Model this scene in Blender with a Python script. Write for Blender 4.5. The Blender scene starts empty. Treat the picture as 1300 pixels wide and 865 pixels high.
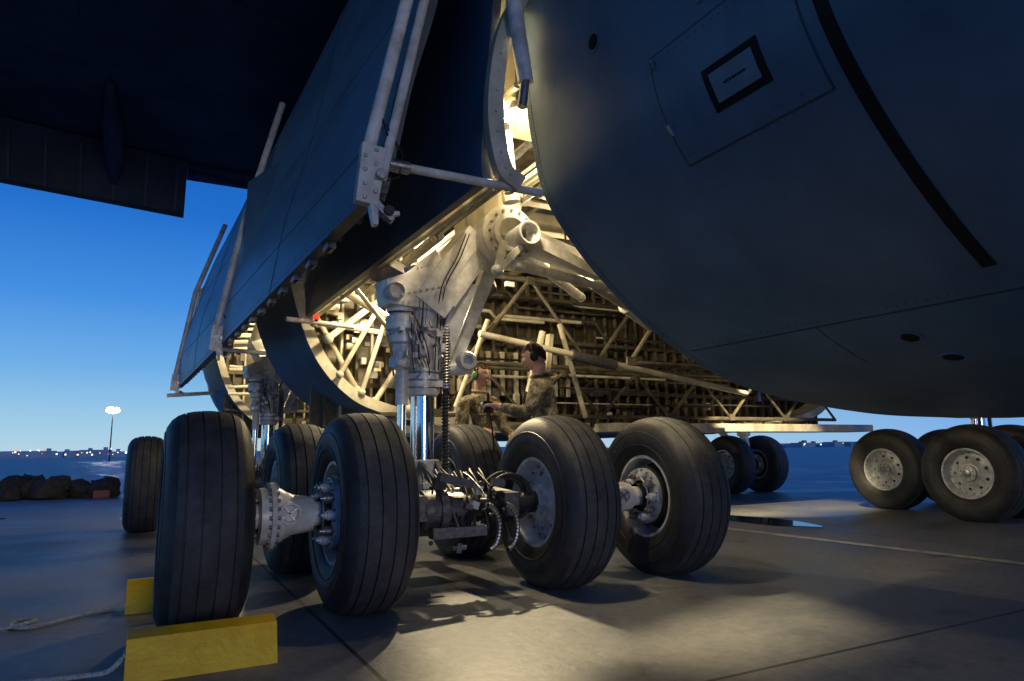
import bpy, bmesh, math, random
from mathutils import Vector, Matrix, noise
random.seed(7)
scene=bpy.context.scene
scene.view_settings.view_transform='Standard'
scene.view_settings.look='None'
scene.view_settings.exposure=0
R=math.radians
V=Vector
# ---------------------------------------------------------------- materials
def mat(name,col,rough=.5,metal=0,var=0.0,vscale=4,bump=0,bscale=60,emit=None,estr=0,col2=None,spec=.5,stretch=None):
    m=bpy.data.materials.new(name); m.use_nodes=True
    nt=m.node_tree; b=nt.nodes['Principled BSDF']
    b.inputs['Base Color'].default_value=(*col,1); b.inputs['Roughness'].default_value=rough
    b.inputs['Metallic'].default_value=metal
    b.inputs['Specular IOR Level'].default_value=spec
    tc=nt.nodes.new('ShaderNodeTexCoord'); mp=nt.nodes.new('ShaderNodeMapping')
    nt.links.new(tc.outputs['Object'],mp.inputs[0])
    if stretch: mp.inputs['Scale'].default_value=stretch
    if var>0 or col2:
        n=nt.nodes.new('ShaderNodeTexNoise'); n.inputs['Scale'].default_value=vscale; n.inputs['Detail'].default_value=5
        n.inputs['Roughness'].default_value=.65
        nt.links.new(mp.outputs[0],n.inputs['Vector'])
        r=nt.nodes.new('ShaderNodeValToRGB'); nt.links.new(n.outputs['Fac'],r.inputs[0])
        c2=col2 if col2 else tuple(c*(1-var) for c in col)
        r.color_ramp.elements[0].position=.36; r.color_ramp.elements[0].color=(*c2,1)
        r.color_ramp.elements[1].position=.62; r.color_ramp.elements[1].color=(*col,1)
        nt.links.new(r.outputs[0],b.inputs['Base Color'])
        mr=nt.nodes.new('ShaderNodeMapRange'); nt.links.new(n.outputs['Fac'],mr.inputs[0])
        mr.inputs[3].default_value=min(1,rough+.12); mr.inputs[4].default_value=max(.03,rough-.1)
        nt.links.new(mr.outputs[0],b.inputs['Roughness'])
    if bump>0:
        n2=nt.nodes.new('ShaderNodeTexNoise'); n2.inputs['Scale'].default_value=bscale; n2.inputs['Detail'].default_value=3
        nt.links.new(mp.outputs[0],n2.inputs['Vector'])
        bp=nt.nodes.new('ShaderNodeBump'); bp.inputs['Strength'].default_value=bump; bp.inputs['Distance'].default_value=.01
        nt.links.new(n2.outputs['Fac'],bp.inputs['Height']); nt.links.new(bp.outputs[0],b.inputs['Normal'])
    if emit:
        b.inputs['Emission Color'].default_value=(*emit,1); b.inputs['Emission Strength'].default_value=estr
        try: m.cycles.emission_sampling='NONE'
        except Exception: pass
    return m
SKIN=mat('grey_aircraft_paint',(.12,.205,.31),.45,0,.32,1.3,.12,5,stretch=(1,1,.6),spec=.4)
SKIND=mat('aircraft_paint_skylit',(.19,.33,.49),.42,0,.36,1.6,.12,6,stretch=(1,.25,1),spec=.4)  # lighter copy of the skin paint; sky glow on the doors is in the colour
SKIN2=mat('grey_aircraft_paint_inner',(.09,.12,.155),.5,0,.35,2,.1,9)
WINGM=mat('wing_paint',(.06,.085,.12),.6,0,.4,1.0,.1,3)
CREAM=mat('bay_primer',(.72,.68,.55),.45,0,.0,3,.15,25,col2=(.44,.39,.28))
CREAMD=mat('bay_primer_dimmed',(.16,.14,.10),.55,.1,.0,5,.3,30,col2=(.07,.06,.042))  # primer copy darkened so its colour carries the dimness deep in the bay
WHITE=mat('gear_white_enamel',(.84,.84,.82),.32,0,.0,7,.1,40,col2=(.52,.50,.46))
CHROME=mat('chrome_piston',(.8,.8,.8),.12,1,.1,20)
STEEL=mat('steel_fitting',(.42,.42,.43),.38,.85,.4,30,.15,80)
DARK=mat('dark_fitting',(.03,.03,.032),.5,.2,.4,20,.2,60)
GREYF=mat('grey_fitting',(.14,.14,.15),.45,.4,.5,30,.2,60)
HOSE=mat('hydraulic_hose',(.018,.018,.02),.55,0,.3,40,.1,120,spec=.25)
RUB=mat('tyre_rubber',(.034,.036,.040),.55,0,.0,6,.25,90,col2=(.018,.018,.02))
RUBW=mat('tyre_worn_tread',(.062,.062,.066),.68,0,.0,9,.35,70,col2=(.034,.034,.036))
RIM=mat('wheel_rim_paint',(.70,.72,.74),.38,.1,.0,12,.1,50,col2=(.42,.42,.41))
YEL=mat('chock_yellow',(1.0,.60,.0),.5,0,.0,9,.5,35,col2=(.88,.46,.0))
ROPE=mat('rope_fibre',(.55,.55,.53),.9,0,.5,60,.4,200)
BLACK=mat('black_marking',(.010,.010,.012),.6,0,.3,20,spec=.2)
PLAC=mat('placard_field',(.17,.26,.36),.5,0,.2,10)
SEAM=mat('panel_seam',(.04,.055,.075),.6)
RED=mat('red_beacon',(.6,.02,.01),.3,emit=(1,.05,.02),estr=1.5)
FLES=mat('face_skin',(.58,.33,.23),.5,0,.18,25,.1,150)
HAIR=mat('dark_hair',(.03,.018,.012),.75,0,.4,60,.6,250,spec=.1)
LIP=mat('lip',(.38,.13,.1),.45)
EYEW=mat('eye_white',(.75,.74,.7),.2); IRIS=mat('iris',(.03,.02,.015),.15)
GRNMUFF=mat('ear_muff_green',(.10,.26,.10),.4); BOOT=mat('boot_leather',(.16,.11,.06),.7,0,.3,20)
STRIPE=mat('taxi_line_paint',(.62,.58,.42),.42,0,.0,6,.2,50,col2=(.28,.27,.23))
def camo():
    m=bpy.data.materials.new('camouflage_cloth'); m.use_nodes=True; nt=m.node_tree; b=nt.nodes['Principled BSDF']
    tc=nt.nodes.new('ShaderNodeTexCoord'); n=nt.nodes.new('ShaderNodeTexNoise'); n.inputs['Scale'].default_value=13; n.inputs['Detail'].default_value=3
    nt.links.new(tc.outputs['Object'],n.inputs[0]); r=nt.nodes.new('ShaderNodeValToRGB'); r.color_ramp.interpolation='CONSTANT'
    e=r.color_ramp.elements; e[0].position=0; e[0].color=(.12,.085,.05,1); e[1].position=.42; e[1].color=(.20,.18,.10,1)
    q=e.new(.5); q.color=(.36,.28,.18,1); q=e.new(.57); q.color=(.13,.14,.08,1); q=e.new(.66); q.color=(.30,.24,.15,1)
    nt.links.new(n.outputs['Fac'],r.inputs[0]); nt.links.new(r.outputs[0],b.inputs['Base Color']); b.inputs['Roughness'].default_value=.9
    n2=nt.nodes.new('ShaderNodeTexNoise'); n2.inputs['Scale'].default_value=18; n2.inputs['Detail'].default_value=4
    nt.links.new(tc.outputs['Object'],n2.inputs[0])
    bp=nt.nodes.new('ShaderNodeBump'); bp.inputs['Strength'].default_value=.9; bp.inputs['Distance'].default_value=.03
    nt.links.new(n2.outputs['Fac'],bp.inputs['Height']); nt.links.new(bp.outputs[0],b.inputs['Normal'])
    return m
CAMO=camo()
# ---------------------------------------------------------------- mesh builder
def frame(d):
    d=d.normalized(); a=V((0,0,1)) if abs(d.z)<.9 else V((1,0,0))
    u=d.cross(a).normalized(); w=d.cross(u).normalized(); return u,w
class MB:
    def __init__(s): s.v=[];s.f=[];s.m=[];s.mats=[]
    def mi(s,m):
        if m not in s.mats: s.mats.append(m)
        return s.mats.index(m)
    def add(s,vs,fs,m):
        o=len(s.v); s.v+= [tuple(x) for x in vs]; k=s.mi(m)
        for f in fs: s.f.append([i+o for i in f]); s.m.append(k)
    def tube(s,p0,p1,r0,m,r1=None,n=16,caps=True):
        r1=r0 if r1 is None else r1; p0=V(p0);p1=V(p1); u,w=frame(p1-p0); vs=[]
        for p,r in((p0,r0),(p1,r1)):
            for i in range(n):
                a=2*math.pi*i/n; vs.append(p+u*r*math.cos(a)+w*r*math.sin(a))
        fs=[[i,(i+1)%n,n+(i+1)%n,n+i] for i in range(n)]
        if caps: fs+= [list(range(n))[::-1],list(range(n,2*n))]
        s.add(vs,fs,m)
    def lathe(s,prof,o,ax,m,n=32):
        o=V(o);ax=V(ax).normalized();u,w=frame(ax);vs=[];k=len(prof)
        for t,r in prof:
            for i in range(n):
                a=2*math.pi*i/n; vs.append(o+ax*t+(u*math.cos(a)+w*math.sin(a))*max(r,.0005))
        fs=[[j*n+i,j*n+(i+1)%n,(j+1)*n+(i+1)%n,(j+1)*n+i] for j in range(k-1) for i in range(n)]
        s.add(vs,fs,m)
    def box(s,c,sz,m,rot=None):
        c=V(c);h=[x/2 for x in sz];vs=[]
        for x in(-1,1):
            for y in(-1,1):
                for z in(-1,1):
                    p=V((x*h[0],y*h[1],z*h[2]))
                    if rot: p=rot@p
                    vs.append(c+p)
        s.add(vs,[[0,1,3,2],[4,6,7,5],[0,4,5,1],[2,3,7,6],[0,2,6,4],[1,5,7,3]],m)
    def limb(s,p0,p1,a,b,m,up=(0,0,1)):
        p0=V(p0);p1=V(p1);d=(p1-p0).normalized();u=d.cross(V(up))
        if u.length<.1:u=d.cross(V((1,0,0)))
        u.normalize();w=u.cross(d).normalized();vs=[]
        for p,(x,y) in((p0,a),(p1,b)):
            for q,r in((-1,-1),(1,-1),(1,1),(-1,1)): vs.append(p+u*q*x/2+w*r*y/2)
        s.add(vs,[[3,2,1,0],[4,5,6,7],[0,1,5,4],[1,2,6,5],[2,3,7,6],[3,0,4,7]],m)
    def path(s,pts,r,m,n=8,closed=False):
        pts=[V(p) for p in pts];k=len(pts);vs=[];pu=None
        for i,p in enumerate(pts):
            if closed: d=pts[(i+1)%k]-pts[i-1]
            else: d=pts[min(i+1,k-1)]-pts[max(i-1,0)]
            d.normalize()
            if pu is None: u,_=frame(d)
            else:
                u=pu-d*pu.dot(d)
                u=u.normalized() if u.length>1e-4 else frame(d)[0]
            pu=u;w=d.cross(u);rr=r[i] if isinstance(r,list) else r
            for j in range(n):
                a=2*math.pi*j/n;vs.append(p+(u*math.cos(a)+w*math.sin(a))*rr)
        L=k if closed else k-1
        fs=[[i*n+j,i*n+(j+1)%n,((i+1)%k)*n+(j+1)%n,((i+1)%k)*n+j] for i in range(L) for j in range(n)]
        if not closed: fs+=[list(range(n))[::-1],[(k-1)*n+j for j in range(n)]]
        s.add(vs,fs,m)
    def ball(s,c,r,m,n=12,sc=(1,1,1),rot=None):
        c=V(c);vs=[];k=n//2+1
        for i in range(k):
            t=math.pi*i/(k-1)
            for j in range(n):
                a=2*math.pi*j/n;p=V((math.sin(t)*math.cos(a)*sc[0],math.sin(t)*math.sin(a)*sc[1],math.cos(t)*sc[2]))*r
                if rot:p=rot@p
                vs.append(c+p)
        s.add(vs,[[i*n+j,(i+1)*n+j,(i+1)*n+(j+1)%n,i*n+(j+1)%n] for i in range(k-1) for j in range(n)],m)
    def grid(s,rows,m):
        k=len(rows[0]);vs=[p for r in rows for p in r]
        s.add(vs,[[i*k+j,i*k+j+1,(i+1)*k+j+1,(i+1)*k+j] for i in range(len(rows)-1) for j in range(k-1)],m)
    def make(s,name,parent=None,bevel=0,angle=35,loc=None,merge=False):
        me=bpy.data.meshes.new(name);me.from_pydata(s.v,[],s.f);me.validate()
        for m in s.mats: me.materials.append(m)
        if len(me.polygons)==len(s.m): me.polygons.foreach_set('material_index',s.m)
        bm=bmesh.new();bm.from_mesh(me)
        if merge: bmesh.ops.remove_doubles(bm,verts=bm.verts,dist=.0004)
        bmesh.ops.recalc_face_normals(bm,faces=bm.faces);bm.to_mesh(me);bm.free()
        me.shade_smooth(); me.set_sharp_from_angle(angle=R(angle))
        ob=bpy.data.objects.new(name,me);scene.collection.objects.link(ob)
        if parent: ob.parent=parent
        if loc: ob.location=loc
        if bevel:
            b=ob.modifiers.new('bevel','BEVEL');b.width=bevel;b.segments=2;b.limit_method='ANGLE';b.angle_limit=R(40)
        return ob
def empty(name,loc=(0,0,0),rz=0):
    e=bpy.data.objects.new(name,None);scene.collection.objects.link(e);e.location=loc;e.rotation_euler=(0,0,rz);e.empty_display_size=.3;return e
def cr(pts,n):
    P=[V(p) for p in pts];P=[P[0]*2-P[1]]+P+[P[-1]*2-P[-2]];out=[]
    for i in range(1,len(P)-2):
        for j in range(n):
            t=j/n;a,b,c,d=P[i-1:i+3]
            out.append(.5*((2*b)+(c-a)*t+(2*a-5*b+4*c-d)*t*t+(3*b-a-3*c+d)*t**3))
    out.append(P[-2]);return out
# ================================================================= AIRCRAFT
plane=empty('cargo_airplane')
CX=6.2
def mir(p): return V((2*CX-p[0],p[1],p[2]))
FS=[(1.95,7.05),(1.78,5.6),(1.71,4.5),(1.70,3.9),(1.72,3.45),(1.78,2.95),(1.90,2.53),(2.31,2.06),(2.9,1.65),(3.64,1.38),(4.9,1.23),(6.2,1.2)]
FSc=cr([(a,b,0) for a,b in FS],12)
def fx(z):
    for a,b in zip(FSc,FSc[1:]):
        if a.y>=z>=b.y:
            t=(a.y-z)/max(a.y-b.y,1e-6);return a.x+(b.x-a.x)*t
    return 6.2
def nrm(c,i):
    a=c[max(i-1,0)];b=c[min(i+1,len(c)-1)];d=(b-a).normalized();return V((d.y,-d.x,0))
def off(c,d): return [p+nrm(c,i)*d for i,p in enumerate(c)]
def taper(p,y):
    if y>-4.5: return p
    t=min(1,(-4.5-y)/11);k=1-(.35*t*t);return V((CX+(p.x-CX)*k,p.y*(1-.0*t)+.5*t*t*(1 if p.y<2.5 else 0),0))
ys=[-.8,-1.1,-1.6,-2.2,-3,-4,-5,-6.5,-8,-10,-12.5,-15.5]
f=MB()
for mr in(0,1):
    rows=[]
    for y in ys:
        r=[taper(p,y) for p in FSc];r=[V((p.x,y,p.y)) for p in r]
        rows.append([mir(p) for p in r] if mr else r)
    f.grid(rows,SKIN)
    inner=off(FSc,-.09)
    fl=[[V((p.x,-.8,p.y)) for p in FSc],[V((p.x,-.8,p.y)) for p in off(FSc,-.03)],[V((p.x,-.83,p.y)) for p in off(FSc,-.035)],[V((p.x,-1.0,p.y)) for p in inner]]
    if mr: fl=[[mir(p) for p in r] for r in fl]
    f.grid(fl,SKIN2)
    bk=[[V((p.x,-1.0,p.y)) for p in inner],[V((CX,-1.0,p.y)) for p in inner]]
    if mr: bk=[[mir(p) for p in r] for r in bk]
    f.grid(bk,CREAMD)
f.make('pod_fairing',plane,angle=50)
def patch(z0,z1,y0,y1,o,m,mb,n=10):
    cs=[]
    for i in range(n+1):
        z=z0+(z1-z0)*i/n;x=fx(z);dx=(fx(z+.02)-fx(z-.02))/.04
        nv=V((-1,0,dx)).normalized()
        cs.append((x,z,nv))
    def row(y,oo): return [V((x+nv.x*oo,y,z+nv.z*oo)) for x,z,nv in cs]
    mb.grid([row(y0,-.002),row(y0,o),row(y1,o),row(y1,-.002)],m)
    a=row(y0,o);b=row(y1,o);c=row(y0,-.002);d=row(y1,-.002)
    for k in(0,-1): mb.add([a[k],b[k],d[k],c[k]],[[0,1,2,3]],m)
d=MB()
patch(1.71,3.6,-2.925,-2.868,.004,BLACK,d,24)
patch(2.37,2.88,-2.80,-1.98,.004,SKIN,d,12)
for (a,b,c,e) in[(2.364,2.371,-2.804,-1.976),(2.879,2.886,-2.804,-1.976),(2.367,2.883,-2.807,-2.799),(2.367,2.883,-1.981,-1.973)]: patch(a,b,c,e,.0045,SEAM,d,8)
patch(2.49,2.67,-2.595,-2.275,.008,BLACK,d,6)
patch(2.52,2.64,-2.558,-2.312,.012,PLAC,d,6)
for k in range(8): patch(2.573,2.582,-2.50+k*.016,-2.489+k*.016,.014,BLACK,d,1)
for y in(-.86,): patch(1.40,3.9,y,y+.004,.002,SEAM,d,30)
patch(1.62,1.625,-4,-.9,.002,SEAM,d,2)
patch(1.45,1.62,-1.9,-1.895,.002,SEAM,d,4)
for i in range(120):
    z=1.35+i*.022;x=fx(z)
    d.ball((x-.001,-.83,z),.0045,SKIN2,6)
for y in [-.95-.05*k for k in range(38)]:
    d.ball((fx(1.645)-.001,y,1.643),.004,SKIN2,6)
for k in range(17):
    for z in(2.40,2.85): d.ball((fx(z)-.005,-2.77+k*.0475,z),.0045,SKIN2,6)
def disc(y,z,r,mb):
    x=fx(z);dx=(fx(z+.03)-fx(z-.03))/.06;n=V((-1,0,dx)).normalized();c=V((x,y,z))
    mb.lathe([(-.003,r*1.45),(.005,r*1.42),(.005,r*1.08),(.001,r)],c,n,SKIN,24)
    mb.lathe([(.0,r),(.002,0)],c+n*.003,n,BLACK,24)
disc(-1.57,3.2,.042,d);disc(-2.29,1.52,.045,d);disc(-2.34,1.425,.05,d)
for yy,zz in((-2.35,2.95),(-2.0,2.82),(-1.99,2.5)): d.limb((fx(zz)-.012,yy,zz),(fx(zz+.05)-.012,yy+.01,zz+.05),(.014,.012),(.014,.012),STEEL)
d.make('fairing_details',plane)

def wallsec(y):
    t=(y+.8)/12.8
    A=[(.73,2.43),(.80,2.75),(.88,3.15),(1.03,3.72),(1.18,4.5),(1.35,5.6),(1.9,7.05)]
    B=[(.20,2.40),(.20,2.9),(.26,3.4),(.42,4.0),(.66,4.9),(1.0,5.8),(1.7,7.05)]
    return cr([((1-t)*a[0]+t*b[0],(1-t)*a[1]+t*b[1],0) for a,b in zip(A,B)],6)
def wall(mb,y0,y1,n,th,full=True,mr=False,zmax=99):
    yy=[y0+(y1-y0)*i/n for i in range(n+1)]
    S=[wallsec(y) for y in yy]
    O=[[V((p.x,y,p.y)) for p in s] for s,y in zip(S,yy)]
    I=[[V((p.x+th,y,p.y+.0)) for p in s] for s,y in zip(S,yy)]
    if mr: O=[[mir(p) for p in r] for r in O];I=[[mir(p) for p in r] for r in I]
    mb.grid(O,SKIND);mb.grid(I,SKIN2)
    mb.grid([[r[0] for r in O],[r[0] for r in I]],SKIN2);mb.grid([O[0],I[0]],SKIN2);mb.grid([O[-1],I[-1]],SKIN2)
w=MB()
wall(w,-.8,5.35,12,.09);wall(w,5.40,12,12,.09)
wall(w,-.8,12,16,.09,mr=True)
w.make('gear_door_outboard',plane,angle=50)
w=MB()
for y in [-.6+.42*i for i in range(29)]:
    s=wallsec(y);p=s[0];q=s[6];w.limb((p.x+.12,y,p.y+.02),(q.x+.12,y,q.y),(.03,.07),(.03,.07),CREAMD,up=(0,1,0))
for y in(2.1,8.6):
    s=wallsec(y);w.path([V((p.x-.001,y,p.y)) for p in s],.004,SEAM,4)
for kk in(8,20):
    w.path([V((wallsec(y)[kk].x-.001,y,wallsec(y)[kk].y)) for y in [-.75+.4*i for i in range(32)]],.004,SEAM,4)
for i in range(100):
    y=-.7+i*.12;s=wallsec(y);w.ball((s[1].x-.001,y,s[1].y),.006,SKIN2,6)
for i in range(10):
    y=.3+i*.5;w.box((wallsec(y)[0].x+.06,y,wallsec(y)[0].y-.02),(.06,.16,.05),STEEL)
    w.tube((wallsec(y)[0].x+.06,y-.05,2.39),(wallsec(y)[0].x+.06,y+.05,2.39),.018,DARK)
w.make('door_stiffeners',plane)

IP=[(1.41,2.60),(1.40,2.75),(1.42,3.1),(1.47,3.6),(1.53,4.3),(1.6,5.2)]
ic=cr([(a,b,0) for a,b in IP],5)
w=MB()
for mr in(0,1):
    O=[[V((p.x-.12*max(0,(y+.9))/5,y,p.y)) for p in ic] for y in(-.84,0,1,2,3,4,4.8)]
    I=[[V((p.x+.06-.12*max(0,(y+.9))/5,y,p.y)) for p in ic] for y in(-.84,0,1,2,3,4,4.8)]
    if mr:O=[[mir(p) for p in r] for r in O];I=[[mir(p) for p in r] for r in I]
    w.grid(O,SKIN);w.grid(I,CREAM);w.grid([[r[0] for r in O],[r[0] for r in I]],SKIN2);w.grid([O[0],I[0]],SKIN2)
w.make('inner_side_panel',plane,angle=50)
w=MB()
for i in range(40): w.ball((1.405-.12*(i*.14)/5,-.80+i*.14,2.66),.007,SKIN,6)
for y in [-.7+.38*i for i in range(13)]:
    w.path([V((p.x+.12-.12*(y+.9)/5,y,p.y)) for p in ic],.03,CREAM,6)
for z in(2.62,2.95,3.3): w.tube((1.52,-.80,z),(1.42,4.2,z),.028,CREAM,n=10)
fr=cr([(1.60,2.54,0),(1.47,2.64,0),(1.405,2.95,0),(1.425,3.30,0),(1.49,3.60,0),(1.62,3.90,0),(1.80,4.1,0)],5)
rows=[]
for i,p in enumerate(fr):
    dd=(fr[min(i+1,len(fr)-1)]-fr[max(i-1,0)]).normalized();q=V((dd.y,-dd.x,0))
    o=V((p.x,0,p.y));iw=V((q.x,0,q.y))*.095
    rows.append([o+V((0,-.93,0)),o+iw+V((0,-.95,0)),o+iw+V((0,-.86,0)),o+V((0,-.86,0)),o+V((0,-.93,0))])
w.grid(rows,CREAM)
for i in range(3,len(fr)-3,2):
    p=fr[i];dd=(fr[i+1]-fr[i-1]).normalized();q=V((dd.y,-dd.x,0));w.lathe([(0,.008),(.01,.008),(.01,0)],(p.x+q.x*.05,-.94,p.y+q.y*.05),(0,-1,0),CREAM,8)
arc=[V((1.66+.10*math.cos(t*2.6-1.3)*-1,-.5,2.75+t*1.6)) for t in [i/14 for i in range(15)]]
w.path([p+V((.20,.12,0)) for p in arc],.035,CREAM,10)
w.path([p+V((.42,.5,.1)) for p in arc],.07,CREAM,10)
w.box((2.3,.1,3.85),(.9,.6,.5),CREAM)
w.make('side_frames',plane)

RS=[(1.0,4.6),(1.0,3.6),(1.15,2.81),(1.42,2.11),(1.82,1.66),(2.27,1.45),(3.0,1.3),(3.75,1.22),(6.2,1.2)]
rc=cr([(a,b,0) for a,b in RS],8)
def sh(c,dx,dz=0,k=1): return [V((CX+(p.x-CX)*k+dx*(1 if p.x<5 else (6.2-p.x)/1.2),p.y+dz,0)) for p in c]
w=MB()
def ringband(y0,y1,dx0,dx1,m=SKIN):
    for mr in(0,1):
        rows=[]
        for i in range(5):
            t=i/4;c=sh(rc,dx0+(dx1-dx0)*t);rows.append([V((p.x,y0+(y1-y0)*t,p.y)) for p in c])
        fl=[[V((p.x,y0-.0,p.y)) for p in sh(rc,dx0)],[V((p.x,y0+.0,p.y)) for p in off(sh(rc,dx0),-.13)],[V((p.x,y0+.35,p.y)) for p in off(sh(rc,dx0),-.16)]]
        if mr: rows=[[mir(p) for p in r] for r in rows];fl=[[mir(p) for p in r] for r in fl]
        w.grid(rows,m);w.grid(fl,CREAM)
ringband(3.9,5.0,0,-.32,SKIN)
ringband(10.0,12.0,-.35,-.45,SKIN)
for mr in(0,1):
    rows=[]
    for i in range(9):
        t=i/8;y=12+t*10;c=sh(rc,-.45*(1-t),0,1-.35*t*t);rows.append([V((p.x,y,p.y+1.6*t*t)) for p in c])
    if mr: rows=[[mir(p) for p in r] for r in rows]
    w.grid(rows,SKIN)
w.box((6.2,7.5,1.26),(5.4,5.0,.1),SKIN2)
w.make('pod_bands',plane,angle=50)
w=MB()
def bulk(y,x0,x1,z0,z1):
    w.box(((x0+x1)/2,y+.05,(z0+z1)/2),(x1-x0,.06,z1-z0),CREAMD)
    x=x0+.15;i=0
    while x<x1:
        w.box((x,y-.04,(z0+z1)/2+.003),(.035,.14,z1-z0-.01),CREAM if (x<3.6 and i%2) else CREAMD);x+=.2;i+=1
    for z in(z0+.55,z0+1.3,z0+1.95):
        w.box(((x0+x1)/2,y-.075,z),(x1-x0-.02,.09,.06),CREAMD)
bulk(4.45,1.5,10.9,1.28,3.9)
bulk(10.3,1.0,11.2,1.28,4.2)
w.box((6.2,1.8,4.35),(9.3,5.6,.06),CREAMD)
w.box((6.2,7.6,4.35),(9.6,5.4,.06),CREAMD)
w.box((6.2,3.92,1.25),(8.2,.10,.09),CREAM)
w.box((6.2,3.80,1.43),(8.0,.05,.05),CREAMD)
w.box((8.2,3.6,1.265),(5.6,.55,.12),CREAM)
for i in range(16):
    w.box((2.4+i*.5,3.85,1.34),(.05,.08,.12),CREAMD)
for k,y in enumerate([-.4,.35,1.1,1.85,2.6,3.35]):
    w.box((6.7,y,3.45),(7.8,.05,.22),CREAM if k%2 else CREAMD)
    w.box((6.7,y,3.345),(7.8,.13,.02),CREAM)
    for j in range(8):
        x=2.9+j*.9;w.tube((x,y,3.35),(x+.45,y,3.95),.025,CREAMD,n=8);w.tube((x+.45,y,3.95),(x+.9,y,3.35),.025,CREAMD,n=8)
for y in [5.4+.8*i for i in range(6)]: w.box((6.2,y,4.15),(9.4,.05,.3),CREAM)
for x in(3.1,4.2,5.4,6.6,7.8): w.box((x,1.8,3.6),(.05,5,.35),CREAMD)
w.make('bay_structure',plane,bevel=.004)
w=MB()
def truss(y,x0,x1,z0,z1,st,m,r=.03):
    x=x0
    w.tube((x0,y,z0),(x1,y,z0),r*1.1,m,n=10);w.tube((x0,y,z1),(x1,y,z1),r*1.1,m,n=10)
    while x<x1-st*.5:
        w.tube((x,y,z0),(x+st/2,y,z1),r,m,n=8)
        w.tube((x+st/2,y,z1),(x+st,y,z0),r*.8,m,n=8)
        w.box((x+st/2,y-.02,z1-.02),(.12,.03,.1),m);w.box((x,y-.02,z0+.02),(.12,.03,.1),m)
        x+=st
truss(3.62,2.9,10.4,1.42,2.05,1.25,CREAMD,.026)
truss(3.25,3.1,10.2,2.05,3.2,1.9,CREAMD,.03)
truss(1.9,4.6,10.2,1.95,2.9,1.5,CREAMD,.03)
w.tube((3.0,3.3,1.5),(3.4,3.2,2.6),.03,CREAM,n=10);w.tube((3.9,3.2,1.45),(4.2,3.2,2.5),.045,CREAM,n=10);w.tube((4.9,3.3,1.4),(4.4,3.1,2.6),.035,CREAM,n=10)
w.limb((4.1,3.1,1.45),(4.25,3.1,2.45),(.08,.14),(.06,.1),CREAM,up=(0,1,0))
for a,b,r in(((3.2,.6,2.45),(6.5,2.6,2.2),.045),((3.3,1.0,2.75),(7,3.0,2.6),.035),((3.0,2.6,2.3),(7.5,2.9,1.75),.04)):
    w.tube(a,b,r,CREAM,n=12)
w.tube((3.9,1.04,2.40),(4.6,1.48,2.33),.075,WHITE,n=18);w.tube((4.3,2.69,2.13),(5.0,2.74,2.04),.07,GREYF,n=18)
for i in range(22): w.box((2.9+i*.11,4.22,2.05),(.055,.08,.62),CREAM if i%2 else CREAMD)
rnd=random.Random(3)
for i in range(22):
    z=1.45+rnd.random()*2.3;y=3.95+rnd.random()*.3;x0=1.9+rnd.random()*4;x1=x0+1.2+rnd.random()*4;r=.010+rnd.random()*.018
    m=rnd.choice([CREAM,CREAMD,STEEL,GREYF,DARK]);dz=rnd.uniform(-.25,.25)
    w.path([(x0,y,z),(x0+(x1-x0)*.4,y,z),(x0+(x1-x0)*.46,y-.02,z+dz),(min(x1,10.4),y-.02,z+dz)],r,m,8)
for i in range(16):
    x=1.62+rnd.random()*1.0;z=2.85+rnd.random()*.9;r=.012+rnd.random()*.025;m=rnd.choice([CREAM,WHITE,STEEL,DARK,CREAMD])
    x2=x+rnd.uniform(-.1,.15)
    w.path([(x,-.4,z),(x,1.0,z),(x2,1.3,z+.06),(x2,3.9,z)],r,m,8)
for i in range(46):
    x=1.65+rnd.random()*2.2;y=.2+rnd.random()*3.8;z=2.75+rnd.random()*1.0
    w.box((x,y,z),(rnd.uniform(.04,.16),rnd.uniform(.04,.2),rnd.uniform(.04,.15)),rnd.choice([CREAM,WHITE,CREAMD,STEEL]),Matrix.Rotation(rnd.random()*1.5,3,'Z'))
for i in range(60):
    x=2.1+rnd.random()*7.8;y=4.1+rnd.random()*.2;z=1.42+rnd.random()*1.7
    w.box((x,y,z),(rnd.uniform(.05,.2),rnd.uniform(.05,.14),rnd.uniform(.05,.2)),rnd.choice([CREAM,CREAMD,GREYF,DARK,STEEL]))
for a,b,r in[((1.35,3.7,2.5),(2.4,3.9,2.45),.035),((1.5,3.6,2.3),(2.6,4.2,3.2),.04),((1.7,3.8,1.9),(2.2,3.6,2.9),.03),((2.0,3.9,1.7),(2.35,3.7,3.0),.03),((2.2,4.0,1.6),(2.9,4.0,2.7),.035),((1.5,3.0,2.75),(2.6,3.3,2.3),.045),((1.4,2.4,2.75),(2.7,3.9,2.1),.025),((2.6,3.9,1.5),(2.3,3.9,2.9),.04),((1.25,4.0,2.95),(2.0,4.1,1.75),.03)]:
    w.tube(a,b,r,CREAM,n=12);w.ball(a,r*1.7,CREAM,10);w.ball(b,r*1.7,CREAM,10)
for i in range(40):
    t=rnd.random();p=V((1.45+t*.9,4.05+rnd.random()*.25,2.9-t*1.25+rnd.random()*.8))
    w.box(p,(rnd.uniform(.04,.13),.08,rnd.uniform(.04,.13)),rnd.choice([CREAM,CREAM,STEEL,DARK]))
w.tube((.95,3.2,2.42),(1.75,3.4,2.42),.028,WHITE,n=12)
w.ball((1.28,3.22,2.47),.035,RED,12);w.tube((1.28,3.22,2.42),(1.28,3.22,2.46),.02,DARK)
for i in range(10):
    x0=1.9+rnd.random()*1.2
    w.path([(x0,3.5+.3*rnd.random(),3.4),(x0+.1,3.4,2.9),(x0+.3*rnd.random(),3.5,2.4),(x0+.3,3.7,1.9)],.012,HOSE,6)
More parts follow.
